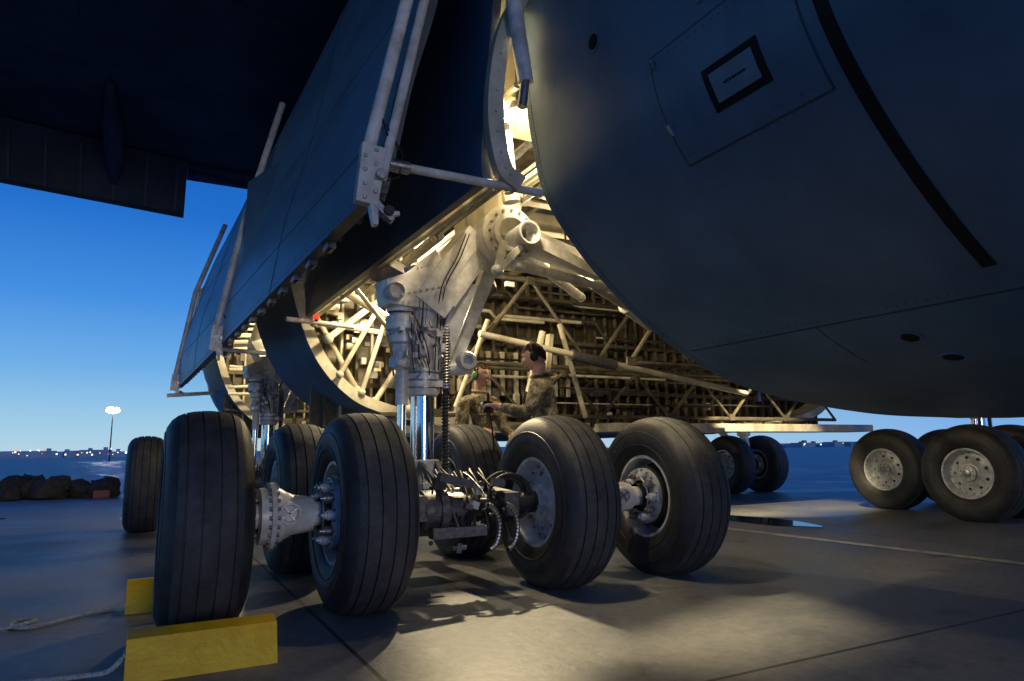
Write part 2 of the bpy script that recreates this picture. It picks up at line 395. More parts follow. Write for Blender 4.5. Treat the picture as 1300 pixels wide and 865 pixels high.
for i in range(40):
    w.box((1.2+rnd.random()*2.6,9.9+rnd.random()*.3,1.5+rnd.random()*2.2),(rnd.uniform(.06,.3),.12,rnd.uniform(.06,.3)),rnd.choice([CREAM,CREAMD,STEEL]))
for i in range(10):
    z=1.9+rnd.random()*1.7;w.tube((1.0,9.6,z),(5,9.7,z+rnd.uniform(-.4,.4)),.03,CREAM,n=8)
w.make('bay_trusses_and_pipes',plane)

w=MB()
def strut(y,s):
    c=wallsec(y);a=V((c[1].x-.05,y-.1,c[1].y-.05));b=V((c[20].x-.02,y-.1,c[20].y+.2));b2=V((c[30].x,y-.1,c[30].y+.3))
    w.tube(a+V((-.03,0,.1)),b+V((-.05,0,0)),.034*s,WHITE,n=14);w.tube(a+V((.06,-.02,.02)),b+V((.07,0,.1)),.026*s,WHITE,n=14)
    w.tube(b+V((-.05,0,0)),b2+V((-.05,0,0)),.034*s,WHITE,n=14)
    w.limb(a+V((-.02,0,-.12)),a+V((.02,-.01,.22)),(.11*s,.07),(.13*s,.06),WHITE,up=(0,1,0))
    for k in range(8): w.tube(a+V((-.035+.06*(k%2),-.045,-.09+.04*k)),a+V((-.035+.06*(k%2),.05,-.09+.04*k)),.012,STEEL,n=10)
    w.limb(a+V((.0,0,-.08)),a+V((.13,-.02,-.2)),(.05,.06),(.03,.05),STEEL,up=(0,1,0))
    w.limb(a+V((.02,0,-.1)),a+V((.03,-.02,-.24)),(.05,.06),(.03,.04),WHITE,up=(0,1,0))
    w.limb(a+V((.08,0,-.16)),a+V((.17,-.02,-.15)),(.04,.05),(.02,.03),WHITE,up=(0,1,0))
    w.tube(a+V((.1,-.06,-.15)),a+V((.1,.06,-.15)),.03,DARK,n=12)
    w.tube(a+V((.05,-.07,.05)),a+V((.05,.07,.05)),.03,STEEL,n=12)
    w.path([a+V((.06,-.03,.1)),a+V((.14,-.03,.14)),a+V((.15,-.03,.24)),a+V((.09,-.03,.3)),a+V((.05,-.02,.42))],.006,HOSE,6)
    w.path([a+V((.04,-.03,.0)),a+V((.16,-.03,.06)),a+V((.18,-.03,.2)),a+V((.08,-.03,.36))],.005,HOSE,6)
strut(-.78,1.12)
strut(5.4,1.35)
strut(11.8,1.6)
w.tube((.86,-.88,2.57),(1.80,-.88,2.57),.026,WHITE,n=14);w.tube((.80,-.88,2.57),(.92,-.88,2.57),.038,STEEL,n=14)
w.tube((1.63,-1.0,3.22),(1.46,-1.0,4.4),.05,WHITE,n=16);w.tube((1.60,-1.0,3.05),(1.63,-1.0,3.26),.03,STEEL,n=12)
w.tube((.35,5.3,2.35),(1.6,5.3,2.3),.03,WHITE,n=12);w.tube((.0,11.6,2.2),(1.2,11.5,2.3),.04,WHITE,n=12)
w.make('door_struts',plane,bevel=.003)

w=MB()
def wq(x): return 10.7+.22*x
rows=[];
for x in(2.6,.06,-3,-7,-12,-20):
    z=7.0-.0*x
    rows.append([V((x,-8+.25*x+3,z+1.2)),V((x,-8+.25*x,z+.6)),V((x,-6+.25*x,z)),V((x,0,z)),V((x,5,z)),V((x,wq(x),z-.02)),V((x,wq(x)+.9,z+.12)),V((x,wq(x),z+.6)),V((x,0,z+1.6)),V((x,-8+.25*x+3,z+1.3))])
w.grid(rows,WINGM)
w.box((CX,3.0,7.9),(8.6,22,1.7),WINGM)
for k in range(5):
    y0=-4+k*3;w.tube((1.9,y0,6.998),(-16,y0-3.5,6.998),.012,SEAM,n=4)
for x in(-1.5,-3.6,-6.4,-9.5): w.tube((x,-6,6.998),(x,9.5,6.998),.010,SEAM,n=4)
w.make('wing',plane,angle=40)
w=MB()
rows=[]
for x in(.08,-3,-7,-12,-20):
    y=wq(x);rows.append([V((x,y-.25,6.95)),V((x,y-.05,6.55)),V((x,y+.25,5.98)),V((x,y+.38,5.93)),V((x,y+.4,6.4)),V((x,y+.3,6.97))])
w.grid(rows,WINGM);w.add(rows[0],[[0,1,2,3,4,5]],WINGM)
for i in range(26):
    x=-.1-i*.55;y=wq(x);w.limb((x,y-.22,6.85),(x,y+.22,5.98),(.05,.07),(.05,.03),SKIN2,up=(0,1,0))
for k,x in enumerate((-1.2,-4.6,-9)):
    y=wq(x);w.path([(x,y-2.8,6.95),(x,y-1.6,6.8),(x,y-.6,6.6),(x,y+.2,6.25)],[.05,.16,.18,.05],WINGM,12)
w.tube((.2,wq(.2)+.1,6.9),(2.0,wq(2)+.2,6.9),.07,WINGM,n=10)
w.box((1.0,11.0,6.98),(1.8,.8,.16),WINGM)
w.make('wing_flap',plane)

w=MB()
rows=[]
for y,k in[(-24,.05),(-22,.45),(-18,.8),(-12,1),(0,1),(14,1),(24,.7),(34,.25)]:
    rows.append([V((CX+3.4*k*math.cos(a),y,6.9+(3.2*k if True else 0)*math.sin(a)+ (1-k)*1.0)) for a in [2*math.pi*i/40 for i in range(41)]])
w.grid(rows,SKIN);w.make('fuselage',plane,angle=60)

# ================================================================= LANDING GEAR
def tyre_profile():
    h=[(.15,.300),(.178,.318),(.205,.36),(.221,.42),(.224,.47),(.214,.525),(.190,.567),(.158,.594),(.130,.6055)]
    def R_(x): return .6235-.95*x*x if abs(x)<.14 else .605
    edge=[(.124,R_(.124)),(.122,R_(.122)-.014),(.115,R_(.115)-.014),(.113,R_(.113)),(.08,R_(.08)),(.0455,R_(.0455)),(.044,R_(.044)-.015),(.0375,R_(.0375)-.015),(.036,R_(.036)),(0,R_(0))]
    right=h+edge;left=[(-x,r) for x,r in right[::-1]][1:]
    return right+left
TP=tyre_profile()
def wheel_mesh(name,plain):
    mb=MB();s=plain
    n=88;mb.lathe(TP,(0,0,0),(1,0,0),RUB,n)
    k=mb.mi(RUBW)
    cnt=len(TP)-1
    for idx in range(cnt*n):
        j=idx//n
        if abs(TP[j][0])<.16 and abs(TP[j+1][0])<.16: mb.m[idx]=k
    for sd in(-1,1):
        for rr,xx in((.50,.219),(.40,.217)):
            mb.path([V((sd*xx,rr*math.cos(a),rr*math.sin(a))) for a in [2*math.pi*i/64 for i in range(64)]],.004,RUB,6,True)
        for i in range(34):
            if i%17 in(12,13,14,15,16): continue
            a=i*.105+(0 if i<17 else 1.5);c=V((sd*.2235,.452*math.cos(a),.452*math.sin(a)))
            mb.box(c,(.004,.012+.01*(i%3),.028),RUB,Matrix.Rotation(a,3,'X'))
    A=(s,0,0)
    mb.lathe([(.135,.30),(.165,.322),(.178,.318),(.178,.298),(.160,.288),(.10,.280),(.075,.272),(.065,.25),(.075,.20),(.10,.145),(.125,.125),(.130,.105),(.165,.10),(.172,.085),(.172,.0)],(0,0,0),A,RIM,56)
    for i in range(9):
        a=2*math.pi*i/9;c=V((0,math.cos(a)*.2,math.sin(a)*.2))
        ax=V((s*1,math.cos(a)*.42,math.sin(a)*.42)).normalized();c.x=s*.078
        mb.lathe([(-.02,.026),(.004,.027),(.007,.023),(-.012,.018)],c,ax,RIM,14);mb.lathe([(.0,.020),(.001,0)],c,ax,DARK,14)
    for i in range(18):
        a=2*math.pi*(i+.5)/18;mb.lathe([(0,.010),(.018,.010),(.02,.007),(.02,0)],(s*.068,math.cos(a)*.258,math.sin(a)*.258),A,STEEL,6)
    for i in range(8):
        a=2*math.pi*(i+.5)/8;mb.lathe([(0,.009),(.012,.009),(.012,0)],(s*.172,math.cos(a)*.075,math.sin(a)*.075),A,STEEL,6)
    mb.lathe([(.172,.05),(.19,.046),(.195,.03),(.195,0)],(0,0,0),A,STEEL,20)
    B=(-s,0,0)
    mb.lathe([(.135,.30),(.165,.322),(.178,.318),(.178,.298),(.150,.288),(.04,.275),(.03,.22)],(0,0,0),B,RIM,56)
    mb.lathe([(.03,.275),(.05,.235),(.16,.232),(.165,.21),(.175,.205),(.175,.10),(.26,.095)],(0,0,0),B,DARK,40)
    mb.lathe([(.165,.215),(.20,.215),(.205,.20),(.205,.12)],(0,0,0),B,RIM,40)
    for i in range(10):
        a=2*math.pi*i/10;c=(-s*.2,math.cos(a)*.165,math.sin(a)*.165)
        mb.lathe([(0,.032),(.045,.032),(.05,.025),(.065,.022),(.065,.012),(.08,.01),(.08,0)],c,B,RIM if i%2 else STEEL,14)
    for i in range(20):
        a=2*math.pi*(i+.5)/20;mb.lathe([(0,.008),(.012,.008),(.012,0)],(-s*.205,math.cos(a)*.203,math.sin(a)*.203),B,STEEL,6)
    mb.path([V((-s*.265,.165*math.cos(a),.165*math.sin(a))) for a in [i*.25 for i in range(17)]],.007,STEEL,6)
    me=mb
    nv=[]
    for (x,y,z) in me.v:
        lim=-.598
        if z<-.50 and abs(x)>.1:
            t=max(0,min(1,(-.50-z)/.12))*max(0,1-abs(y)/.35);x*=1+.06*t
        if z<lim: z=lim
        nv.append((x,y,z))
    me.v=nv
    ob=me.make(name,angle=32);return ob
wL=wheel_mesh('wheel_mesh_l',-1);wR=wheel_mesh('wheel_mesh_r',1)
meL,meR=wL.data,wR.data
bpy.data.objects.remove(wL);bpy.data.objects.remove(wR)
def helix(c,r,h,turns,wire,mb,m):
    n=turns*12;mb.path([V((c[0]+r*math.cos(2*math.pi*i/12),c[1]+r*math.sin(2*math.pi*i/12),c[2]+h*i/n)) for i in range(n+1)],wire,m,6)
def gear_mesh():
    g=MB();ZA=.598
    g.tube((.2,0,ZA),(1.0,0,ZA),.075,WHITE,n=20);g.tube((2.3,0,ZA),(3.2,0,ZA),.075,WHITE,n=20)
    g.tube((1.0,0,ZA-.0),(2.3,0,ZA),.075,DARK,n=24)
    g.tube((.95,1.7,ZA),(2.3,1.7,ZA),.10,WHITE,n=20)
    for x0,s in((.40,1),(2.83,1)):
        g.lathe([(-.06,.10),(-.055,.165),(.0,.17),(.0,.195),(.025,.2),(.025,.17),(.06,.165),(.10,.14),(.14,.12),(.22,.11),(.26,.10)],(x0-.04,0,ZA),(1,0,0),WHITE,40)
        for i in range(22):
            a=2*math.pi*i/22;g.lathe([(0,.012),(.02,.012),(.02,0)],(x0-.015,math.cos(a)*.183,ZA+math.sin(a)*.183),(1,0,0),STEEL,8)
            g.lathe([(0,.013),(.015,.013),(.015,0)],(x0-.04,math.cos(a)*.183,ZA+math.sin(a)*.183),(-1,0,0),STEEL,8)
        g.lathe([(0,.07),(.05,.065),(.055,.05),(.03,.045),(.03,0)],(x0+.06,-.12,ZA+.02),(0,-1,0),WHITE,20)
        for q in(0.6,2.2): g.limb(V((x0+.06,-.16,ZA+.02))-V((math.cos(q),0,math.sin(q)))*.05,V((x0+.06,-.16,ZA+.02))+V((math.cos(q),0,math.sin(q)))*.05,(.012,.012),(.012,.012),STEEL,up=(0,1,0))
    for x in(1.28,1.96):
        g.limb((x,-.12,ZA),(x,.75,ZA-.02),(.11,.16),(.17,.3),GREYF);g.limb((x,.75,ZA-.02),(x,1.8,ZA),(.17,.3),(.13,.2),WHITE)
    g.tube((1.15,.75,ZA-.02),(2.1,.75,ZA-.02),.13,GREYF,n=24)
    g.lathe([(0,.17),(.03,.18),(.06,.17),(.06,0)],(1.15,.75,ZA-.02),(-1,0,0),STEEL,28)
    g.limb((1.62,.4,.42),(1.62,1.1,.42),(.5,.12),(.4,.1),DARK)
    sx,sy=1.62,.75
    g.lathe([(.42,.17),(.55,.19),(.66,.17),(.74,.13),(.80,.12),(.86,.135),(.90,.135),(.905,.1)],(sx,sy,0),(0,0,1),WHITE,32)
    g.lathe([(.88,.095),(1.45,.095)],(sx,sy,0),(0,0,1),CHROME,36)
    g.lathe([(1.40,.10),(1.41,.125),(1.44,.13),(1.60,.13),(1.61,.118),(1.9,.118),(1.92,.14),(1.99,.145),(2.0,.13),(2.35,.13),(2.45,.16)],(sx,sy,0),(0,0,1),WHITE,36)
    for z in(1.46,1.52,1.58): g.lathe([(0,.13),(.004,.134),(.012,.134),(.016,.13)],(sx,sy,z),(0,0,1),STEEL,32)
    ax,ay=sx-.19,sy-.05
    g.tube((ax,ay,.80),(ax,ay,1.35),.036,CHROME,n=20);g.tube((ax,ay,1.33),(ax,ay,1.62),.05,WHITE,n=20)
    g.lathe([(1.6,.055),(1.62,.085),(1.68,.09),(1.72,.075),(1.80,.075),(1.82,.10),(1.90,.105),(1.92,.13),(2.02,.135),(2.05,.10)],(ax,ay,0),(0,0,1),RIM,28)
    for i in range(12):
        a=i*math.pi/6;g.lathe([(0,.011),(.02,.011),(.02,0)],(ax+.118*math.cos(a),ay+.118*math.sin(a),1.9),(0,0,-1),STEEL,8)
    g.limb((ax-.02,ay,.72),(sx,sy,.76),(.1,.1),(.16,.12),WHITE)
    g.limb((ax-.08,ay-.0,1.66),(sx,sy,1.66),(.12,.07),(.2,.09),WHITE)
    g.limb((ax-.19,ay-.06,2.19),(sx+.05,sy-.03,2.27),(.20,.19),(.30,.38),WHITE)
    g.lathe([(-.02,.06),(.0,.072),(.13,.072),(.15,.06),(.15,0)],(ax-.12,ay-.2,2.19),(0,1,0),WHITE,24)
    g.lathe([(0,.105),(.19,.105),(.2,.09),(.2,0)],(ax-.02,ay,2.06),(0,0,1),WHITE,24)
    g.limb((ax+.02,ay-.04,2.3),(sx+.1,sy-.05,2.5),(.14,.14),(.2,.2),WHITE,up=(0,1,0))
    g.limb((sx,sy,2.12),(sx+.42,sy-.1,2.74),(.30,.40),(.26,.34),WHITE,up=(0,1,0))
    g.limb((sx+.1,sy+.05,1.55),(sx+.32,sy-.05,2.35),(.12,.16),(.16,.30),WHITE,up=(0,1,0))
    g.limb((sx+.26,sy+.05,1.62),(sx+.62,sy,2.55),(.10,.07),(.12,.10),WHITE,up=(0,1,0))
    g.limb((sx-.02,sy+.1,2.3),(sx-.1,sy+1.3,2.85),(.2,.22),(.2,.2),WHITE)
    for a,b in(((sx+.05,sy-.19,2.18),(sx+.36,sy-.26,2.62)),((sx+.18,sy-.19,2.12),(sx+.48,sy-.24,2.56))): g.limb(a,b,(.03,.03),(.03,.03),WHITE,up=(0,1,0))
    g.tube((sx+.1,sy+.05,1.62),(sx+.42,sy+.0,1.66),.06,WHITE,n=18)
    g.lathe([(-.16,.05),(-.15,.075),(-.02,.08),(.0,.07),(.0,.045),(-.06,.04),(-.06,0)],(sx+.36,sy-.1,1.70),(0,-1,0),RIM,24)
    tc=V((2.22,.35,2.72))
    g.lathe([(.35,.24),(.05,.25),(.0,.245),(-.02,.22),(-.02,.17),(-.05,.165),(-.06,.14),(-.06,.125)],tc,(0,1,0),WHITE,40)
    for i in range(16):
        a=i*math.pi/8;g.lathe([(0,.012),(.022,.012),(.022,0)],tc+V((.195*math.cos(a),-.02,.195*math.sin(a))),(0,-1,0),STEEL,8)
    g.lathe([(.1,.095),(-.17,.10),(-.175,.095),(-.17,.08),(.06,.078),(.06,0)],tc+V((.08,-.03,-.03)),(0,1,0),RIM,30)
    g.lathe([(.0,.0),(.01,.077)],tc+V((.08,-.0,-.03)),(0,1,0),CREAMD,30)
    g.limb(tc+V((-.05,.2,.0)),tc+V((-.05,.2,.5)),(.3,.3),(.4,.4),CREAM,up=(0,1,0))
    g.limb(tc+V((.12,-.02,-.06)),tc+V((.95,.1,-.22)),(.1,.26),(.08,.10),WHITE,up=(0,1,0))
    g.limb(tc+V((.05,.1,.1)),tc+V((.80,.2,-.05)),(.1,.1),(.08,.16),WHITE,up=(0,1,0))
    g.tube(tc+V((.0,-.05,-.27)),tc+V((1.3,.3,-.27)),.042,WHITE,n=14)
    g.tube(tc+V((.1,.05,-.1)),tc+V((1.5,1.2,-.15)),.045,WHITE,n=14)
    g.limb(tc+V((-.1,-.08,-.10)),tc+V((-.17,-.1,-.35)),(.05,.05),(.05,.05),WHITE,up=(0,1,0))
    g.limb(tc+V((.05,-.1,-.12)),tc+V((-.17,-.1,-.35)),(.05,.05),(.05,.05),WHITE,up=(0,1,0))
    g.ball(tc+V((-.17,-.1,-.35)),.05,WHITE,14)
    cx_,cy_=sx+.165,sy-.08
    g.tube((cx_,cy_,.75),(cx_,cy_,2.2),.022,DARK,n=12);helix((cx_,cy_,1.45),.034,.62,26,.009,g,STEEL);helix((cx_,cy_,.8),.028,.6,22,.006,g,DARK)
    g.limb((cx_-.1,cy_,1.5),(cx_+.03,cy_,1.5),(.04,.05),(.05,.05),WHITE);g.limb((cx_-.1,cy_,1.95),(cx_+.03,cy_,1.95),(.04,.05),(.05,.05),WHITE)
    for s in(-1,1):
        g.limb((sx+s*.07,sy-.12,.86),(sx+s*.02+.03,sy-.42,.68),(.03,.08),(.03,.05),GREYF);g.limb((sx+s*.02+.03,sy-.42,.68),(sx+s*.08,sy-.1,.50),(.03,.05),(.03,.08),GREYF)
    g.tube((sx-.07,sy-.42,.68),(sx+.13,sy-.42,.68),.022,STEEL,n=12)
    for k,r in enumerate((.17,.155,.14,.18)):
        g.path([V((sx+.36+r*math.cos(a),sy-.80+.03*k,.64+r*.95*math.sin(a))) for a in [2*math.pi*i/30 for i in range(30)]],.012,HOSE if k%2 else DARK,6,True)
    g.lathe([(-.16,.10),(-.15,.13),(-.05,.135),(-.05,.16),(.0,.16),(.0,.12),(.15,.11),(.16,.08)],(sx-.14,0,ZA-.02),(1,0,0),GREYF,28)
    g.limb((sx-.26,-.12,.44),(sx+.12,-.14,.44),(.10,.07),(.08,.06),GREYF)
    g.limb((sx-.2,-.1,.80),(sx+.05,-.1,.74),(.07,.06),(.05,.05),GREYF)
    rnd=random.Random(5)
    def hose(a,b,sag,r,m):
        a=V(a);b=V(b);mid=(a+b)/2+V(sag);g.path(cr([a,a*.75+mid*.25+V(sag)*.3,mid,b*.75+mid*.25+V(sag)*.3,b],6),r,m,7)
    for i in range(5):
        hose((sx-.16+rnd.uniform(-.05,.05),sy-.16,1.95+rnd.random()*.12),(sx-.04+rnd.uniform(-.1,.06),sy-.15,1.5+rnd.random()*.15),(rnd.uniform(-.06,.06),-.06*rnd.random(),rnd.uniform(-.05,.05)),.004+.003*rnd.random(),rnd.choice([HOSE,STEEL,STEEL]))
    for i in range(16):
        xx=sx-.2+.028*i
        hose((xx,.22-.1*rnd.random(),.80+rnd.random()*.05),(xx+rnd.uniform(-.06,.10),-.02-.14*rnd.random(),.42+rnd.random()*.18),(rnd.uniform(-.03,.05),-.08,-.02),.006+.004*rnd.random(),rnd.choice([HOSE,HOSE,DARK,GREYF]))
    for i in range(3):
        xx=sx-.05-.03*i;g.path(cr([(xx,sy-.17,2.42),(xx+.01,sy-.19,2.1),(xx-.02,sy-.17,1.75),(xx+.03,sy-.15,1.62)],5),.005,HOSE if i%2 else STEEL,6)
    for i in range(2):
        xx=sx+.02+.03*i;g.path(cr([(xx+.25,sy-.26,2.72),(xx+.16,sy-.27,2.5),(xx+.05,sy-.22,2.25),(xx+.03,sy-.17,1.9),(xx+.02,sy-.16,1.6)],5),.005,HOSE,6)
    for k in range(2):
        for i in range(16):
            a=i*.17-1.2;c=V((sx+.10+.12*k+.10*math.cos(a),-.20-.03*k,.46+.15*math.sin(a)));g.lathe([(-.008,.018),(.008,.018)],c,(-math.sin(a),0,math.cos(a)),STEEL,10);g.lathe([(-.011,.012),(.011,.012)],c,(-math.sin(a),0,math.cos(a)),DARK,8)
    for i in range(50):
        c=V((sx+rnd.uniform(-.30,.32),.12-rnd.random()*.3,.34+rnd.random()*.42))
        if i%2: g.box(c,(rnd.uniform(.03,.08),rnd.uniform(.03,.08),rnd.uniform(.03,.08)),rnd.choice([DARK,GREYF,GREYF,RIM]),Matrix.Rotation(rnd.random()*.5,3,'Y'))
        else: g.tube(c,c+V((rnd.uniform(-.1,.1),rnd.uniform(-.04,.04),0)),.016,rnd.choice([DARK,GREYF,GREYF]),n=10)
    for i in range(18):
        c=V((sx+rnd.uniform(-.28,.10),sy-.16-rnd.random()*.05,1.62+rnd.random()*.35))
        if i%2: g.box(c,(.03+.03*rnd.random(),.04,.03+.04*rnd.random()),rnd.choice([WHITE,STEEL,RIM]))
        else: g.tube(c,c+V((rnd.uniform(-.06,.06),-.03,rnd.uniform(-.06,.06))),.012,rnd.choice([RIM,STEEL,STEEL]),n=8)
    for i in range(9):
        c=V((ax-.12+.05*i,ay-.19,2.15+.014*i));g.lathe([(0,.012),(.02,.012),(.02,0)],c,(0,-1,0),STEEL,6)
    g.limb((2.15,.9,2.8),(2.2,1.2,4.3),(.25,.25),(.3,.3),CREAM,up=(0,1,0))
    g.tube((sx-.1,sy+1.25,2.85),(1.9,2.2,4.3),.09,CREAM,n=16)
    return g
G0=gear_mesh().make('strut_and_bogie',bevel=.005);gm=G0.data;bpy.data.objects.remove(G0)
def gear(loc):
    e=empty('main_landing_gear',loc)
    st=bpy.data.objects.new('strut_and_bogie',gm);scene.collection.objects.link(st);st.parent=e
    b=st.modifiers.new('b','BEVEL');b.width=.005;b.segments=2;b.limit_method='ANGLE';b.angle_limit=R(40)
    k=0
    for x,y,pl in((0,0,-1),(.92,0,1),(2.37,0,-1),(3.38,0,1),(.85,1.7,-1),(2.40,1.7,1)):
        k+=1;o=bpy.data.objects.new('wheel_%d'%k,meL if pl<0 else meR);scene.collection.objects.link(o);o.parent=e
        o.location=(x,y,.598);o.rotation_euler=(0,0,0)
    return e
gear((0,0,0));gear((-.3,5.9,0));gear((9.07,.67,0))
e=empty('landing_gear',(10.75,6.55,0))
for k,(x,pl) in enumerate(((0,-1),(.98,1))):
    o=bpy.data.objects.new('wheel_%d'%(k+1),meL if pl<0 else meR);scene.collection.objects.link(o);o.parent=e;o.location=(x,0,.598)
g=MB();g.tube((.1,0,.598),(.9,0,.598),.09,WHITE);g.lathe([(.45,.16),(.75,.17),(.9,.12),(1.2,.09),(1.21,.14),(1.9,.14)],(.49,.0,0),(0,0,1),WHITE,28)
g.limb((.49,.1,.8),(.49,1.3,1.9),(.1,.1),(.12,.12),WHITE);g.limb((.3,-.15,1.2),(.4,-.3,.8),(.04,.07),(.03,.05),WHITE)
g.make('strut',e,bevel=.005)

# ================================================================= GROUND
def ground():
    m=bpy.data.materials.new('concrete_apron');m.use_nodes=True;nt=m.node_tree;b=nt.nodes['Principled BSDF'];N=nt.nodes.new;L=nt.links.new
    tc=N('ShaderNodeTexCoord');sp=N('ShaderNodeSeparateXYZ');L(tc.outputs['Object'],sp.inputs[0])
    def M(op,a,bv=None,c=None):
        n=N('ShaderNodeMath');n.operation=op
        for i,x in enumerate((a,bv,c)):
            if x is None: continue
            if isinstance(x,(int,float)): n.inputs[i].default_value=x
            else: L(x,n.inputs[i])
        return n.outputs[0]
    def joint(o,off,per,wd):
        a=M('ADD',o,-off+per*200.5);a=M('MODULO',a,per);a=M('SUBTRACT',a,per/2);a=M('ABSOLUTE',a);return M('LESS_THAN',a,wd)
    j=M('MAXIMUM',joint(sp.outputs[0],.65,6.1,.012),joint(sp.outputs[1],-2.1,6.1,.012))
    n1=N('ShaderNodeTexNoise');n1.inputs['Scale'].default_value=.55;n1.inputs['Detail'].default_value=7;n1.inputs['Roughness'].default_value=.62;L(tc.outputs['Object'],n1.inputs[0])
    n2=N('ShaderNodeTexNoise');n2.inputs['Scale'].default_value=14;n2.inputs['Detail'].default_value=7;n2.inputs['Roughness'].default_value=.7;L(tc.outputs['Object'],n2.inputs[0])
    r=N('ShaderNodeValToRGB');L(n1.outputs['Fac'],r.inputs[0]);r.color_ramp.elements[0].position=.33;r.color_ramp.elements[0].color=(.10,.105,.11,1);r.color_ramp.elements[1].position=.66;r.color_ramp.elements[1].color=(.25,.255,.26,1)
    mx=N('ShaderNodeMixRGB');mx.blend_type='MULTIPLY';mx.inputs[0].default_value=.7;L(r.outputs[0],mx.inputs[1])
    r2=N('ShaderNodeValToRGB');L(n2.outputs['Fac'],r2.inputs[0]);r2.color_ramp.elements[0].position=.3;r2.color_ramp.elements[0].color=(.45,.44,.42,1);r2.color_ramp.elements[1].position=.65;r2.color_ramp.elements[1].color=(1,1,1,1);L(r2.outputs[0],mx.inputs[2])
    n3=N('ShaderNodeTexVoronoi');n3.inputs['Scale'].default_value=1.1;L(tc.outputs['Object'],n3.inputs[0])
    wob=M('ADD',n3.outputs['Distance'],M('MULTIPLY',n2.outputs['Fac'],.22));oil=N('ShaderNodeMapRange');L(wob,oil.inputs[0]);oil.inputs[1].default_value=.16;oil.inputs[2].default_value=.24;oil.inputs[3].default_value=.55;oil.inputs[4].default_value=1
    mo=N('ShaderNodeMixRGB');mo.blend_type='MULTIPLY';mo.inputs[0].default_value=1;L(mx.outputs[0],mo.inputs[1]);cc=N('ShaderNodeCombineXYZ');[L(oil.outputs[0],cc.inputs[i]) for i in range(3)];L(cc.outputs[0],mo.inputs[2])
    mj=N('ShaderNodeMixRGB');L(j,mj.inputs[0]);L(mo.outputs[0],mj.inputs[1]);mj.inputs[2].default_value=(.02,.02,.02,1)
    L(mj.outputs[0],b.inputs['Base Color'])
    rr=N('ShaderNodeMapRange');L(n1.outputs['Fac'],rr.inputs[0]);rr.inputs[1].default_value=.3;rr.inputs[2].default_value=.7;rr.inputs[3].default_value=.34;rr.inputs[4].default_value=.66;L(rr.outputs[0],b.inputs['Roughness'])
    h=M('SUBTRACT',n2.outputs['Fac'],M('MULTIPLY',j,2.0));bp=N('ShaderNodeBump');bp.inputs['Strength'].default_value=.35;bp.inputs['Distance'].default_value=.012;L(h,bp.inputs['Height']);L(bp.outputs[0],b.inputs['Normal'])
    return m
g=MB();g.add([(-3000,-3000,0),(3000,-3000,0),(3000,3000,0),(-3000,3000,0)],[[0,1,2,3]],ground());g.make('concrete_apron')
g=MB();g.add([(5.5,14,.004),(5.64,14,.004),(6.3,-8,.004),(6.16,-8,.004)],[[0,1,2,3]],STRIPE)
g.make('taxi_guide_line')
WET=mat('standing_water',(.03,.035,.04),.06,0,0,1,.03,6)
def puddle(cx,cy,rx,ry,seed):
    mb=MB();n=40;vs=[]
    for i in range(n):
        a=2*math.pi*i/n;q=1+.45*noise.noise(V((math.cos(a)*1.4,math.sin(a)*1.4,seed)));vs.append((cx+rx*q*math.cos(a),cy+ry*q*math.sin(a),.008))
    mb.add(vs,[list(range(n))],WET);mb.make('puddle')
puddle(-3.6,9.0,1.2,.7,2);puddle(6.9,2.4,.35,1.0,5)

# ================================================================= CHOCKS AND ROPES
def chock(loc):
    mb=MB();w=.315
    prof=[(-.145,0),(-.085,.175),(.03,.19),(.145,.02),(.145,0)]
    vs=[(-w,y,z) for y,z in prof]+[(w,y,z) for y,z in prof];n=5
    mb.add(vs,[[i,(i+1)%n,n+(i+1)%n,n+i] for i in range(n)]+[list(range(n))[::-1],list(range(n,2*n))],YEL)
    mb.path([V((-w-.004,.02*math.cos(a)-.01,.09+.02*math.sin(a))) for a in [2*math.pi*i/14 for i in range(14)]],.005,STEEL,6,True)
    o=mb.make('wheel_chock',bevel=.008);o.location=loc;return o
chock((-.02,-.76,0));c=chock((-.05,.74,0));c.rotation_euler=(0,0,math.pi)
def rope(pts,name='rope'):
    P=cr(pts,14);mb=MB();
    for s in range(3):
        q=[];dist=0
        for i,p in enumerate(P):
            if i: dist+=(P[i]-P[i-1]).length
            d=(P[min(i+1,len(P)-1)]-P[max(i-1,0)]).normalized();u,w_=frame(d);a=dist*110+s*2.094;q.append(p+(u*math.cos(a)+w_*math.sin(a))*.0055)
        mb.path(q,.0065,ROPE,6)
    return mb.make(name)
def dens(pts):
    return cr([V(p) for p in pts],8)
rope(dens([(-.335,-.77,.09),(-.40,-.75,.03),(-.49,-.70,.013),(-.62,-.69,.013),(-.78,-.66,.013),(-1.0,-.55,.013),(-1.3,-.5,.013)]))
rope(dens([(-.36,.75,.08),(-.42,.78,.02),(-.55,.72,.013),(-.72,.55,.013),(-.81,.48,.013),(-.90,.52,.013),(-.94,.62,.013),(-.88,.68,.02),(-.82,.6,.025),(-.9,.5,.026),(-1.02,.55,.013),(-1.2,.7,.013),(-1.6,.8,.013)]))

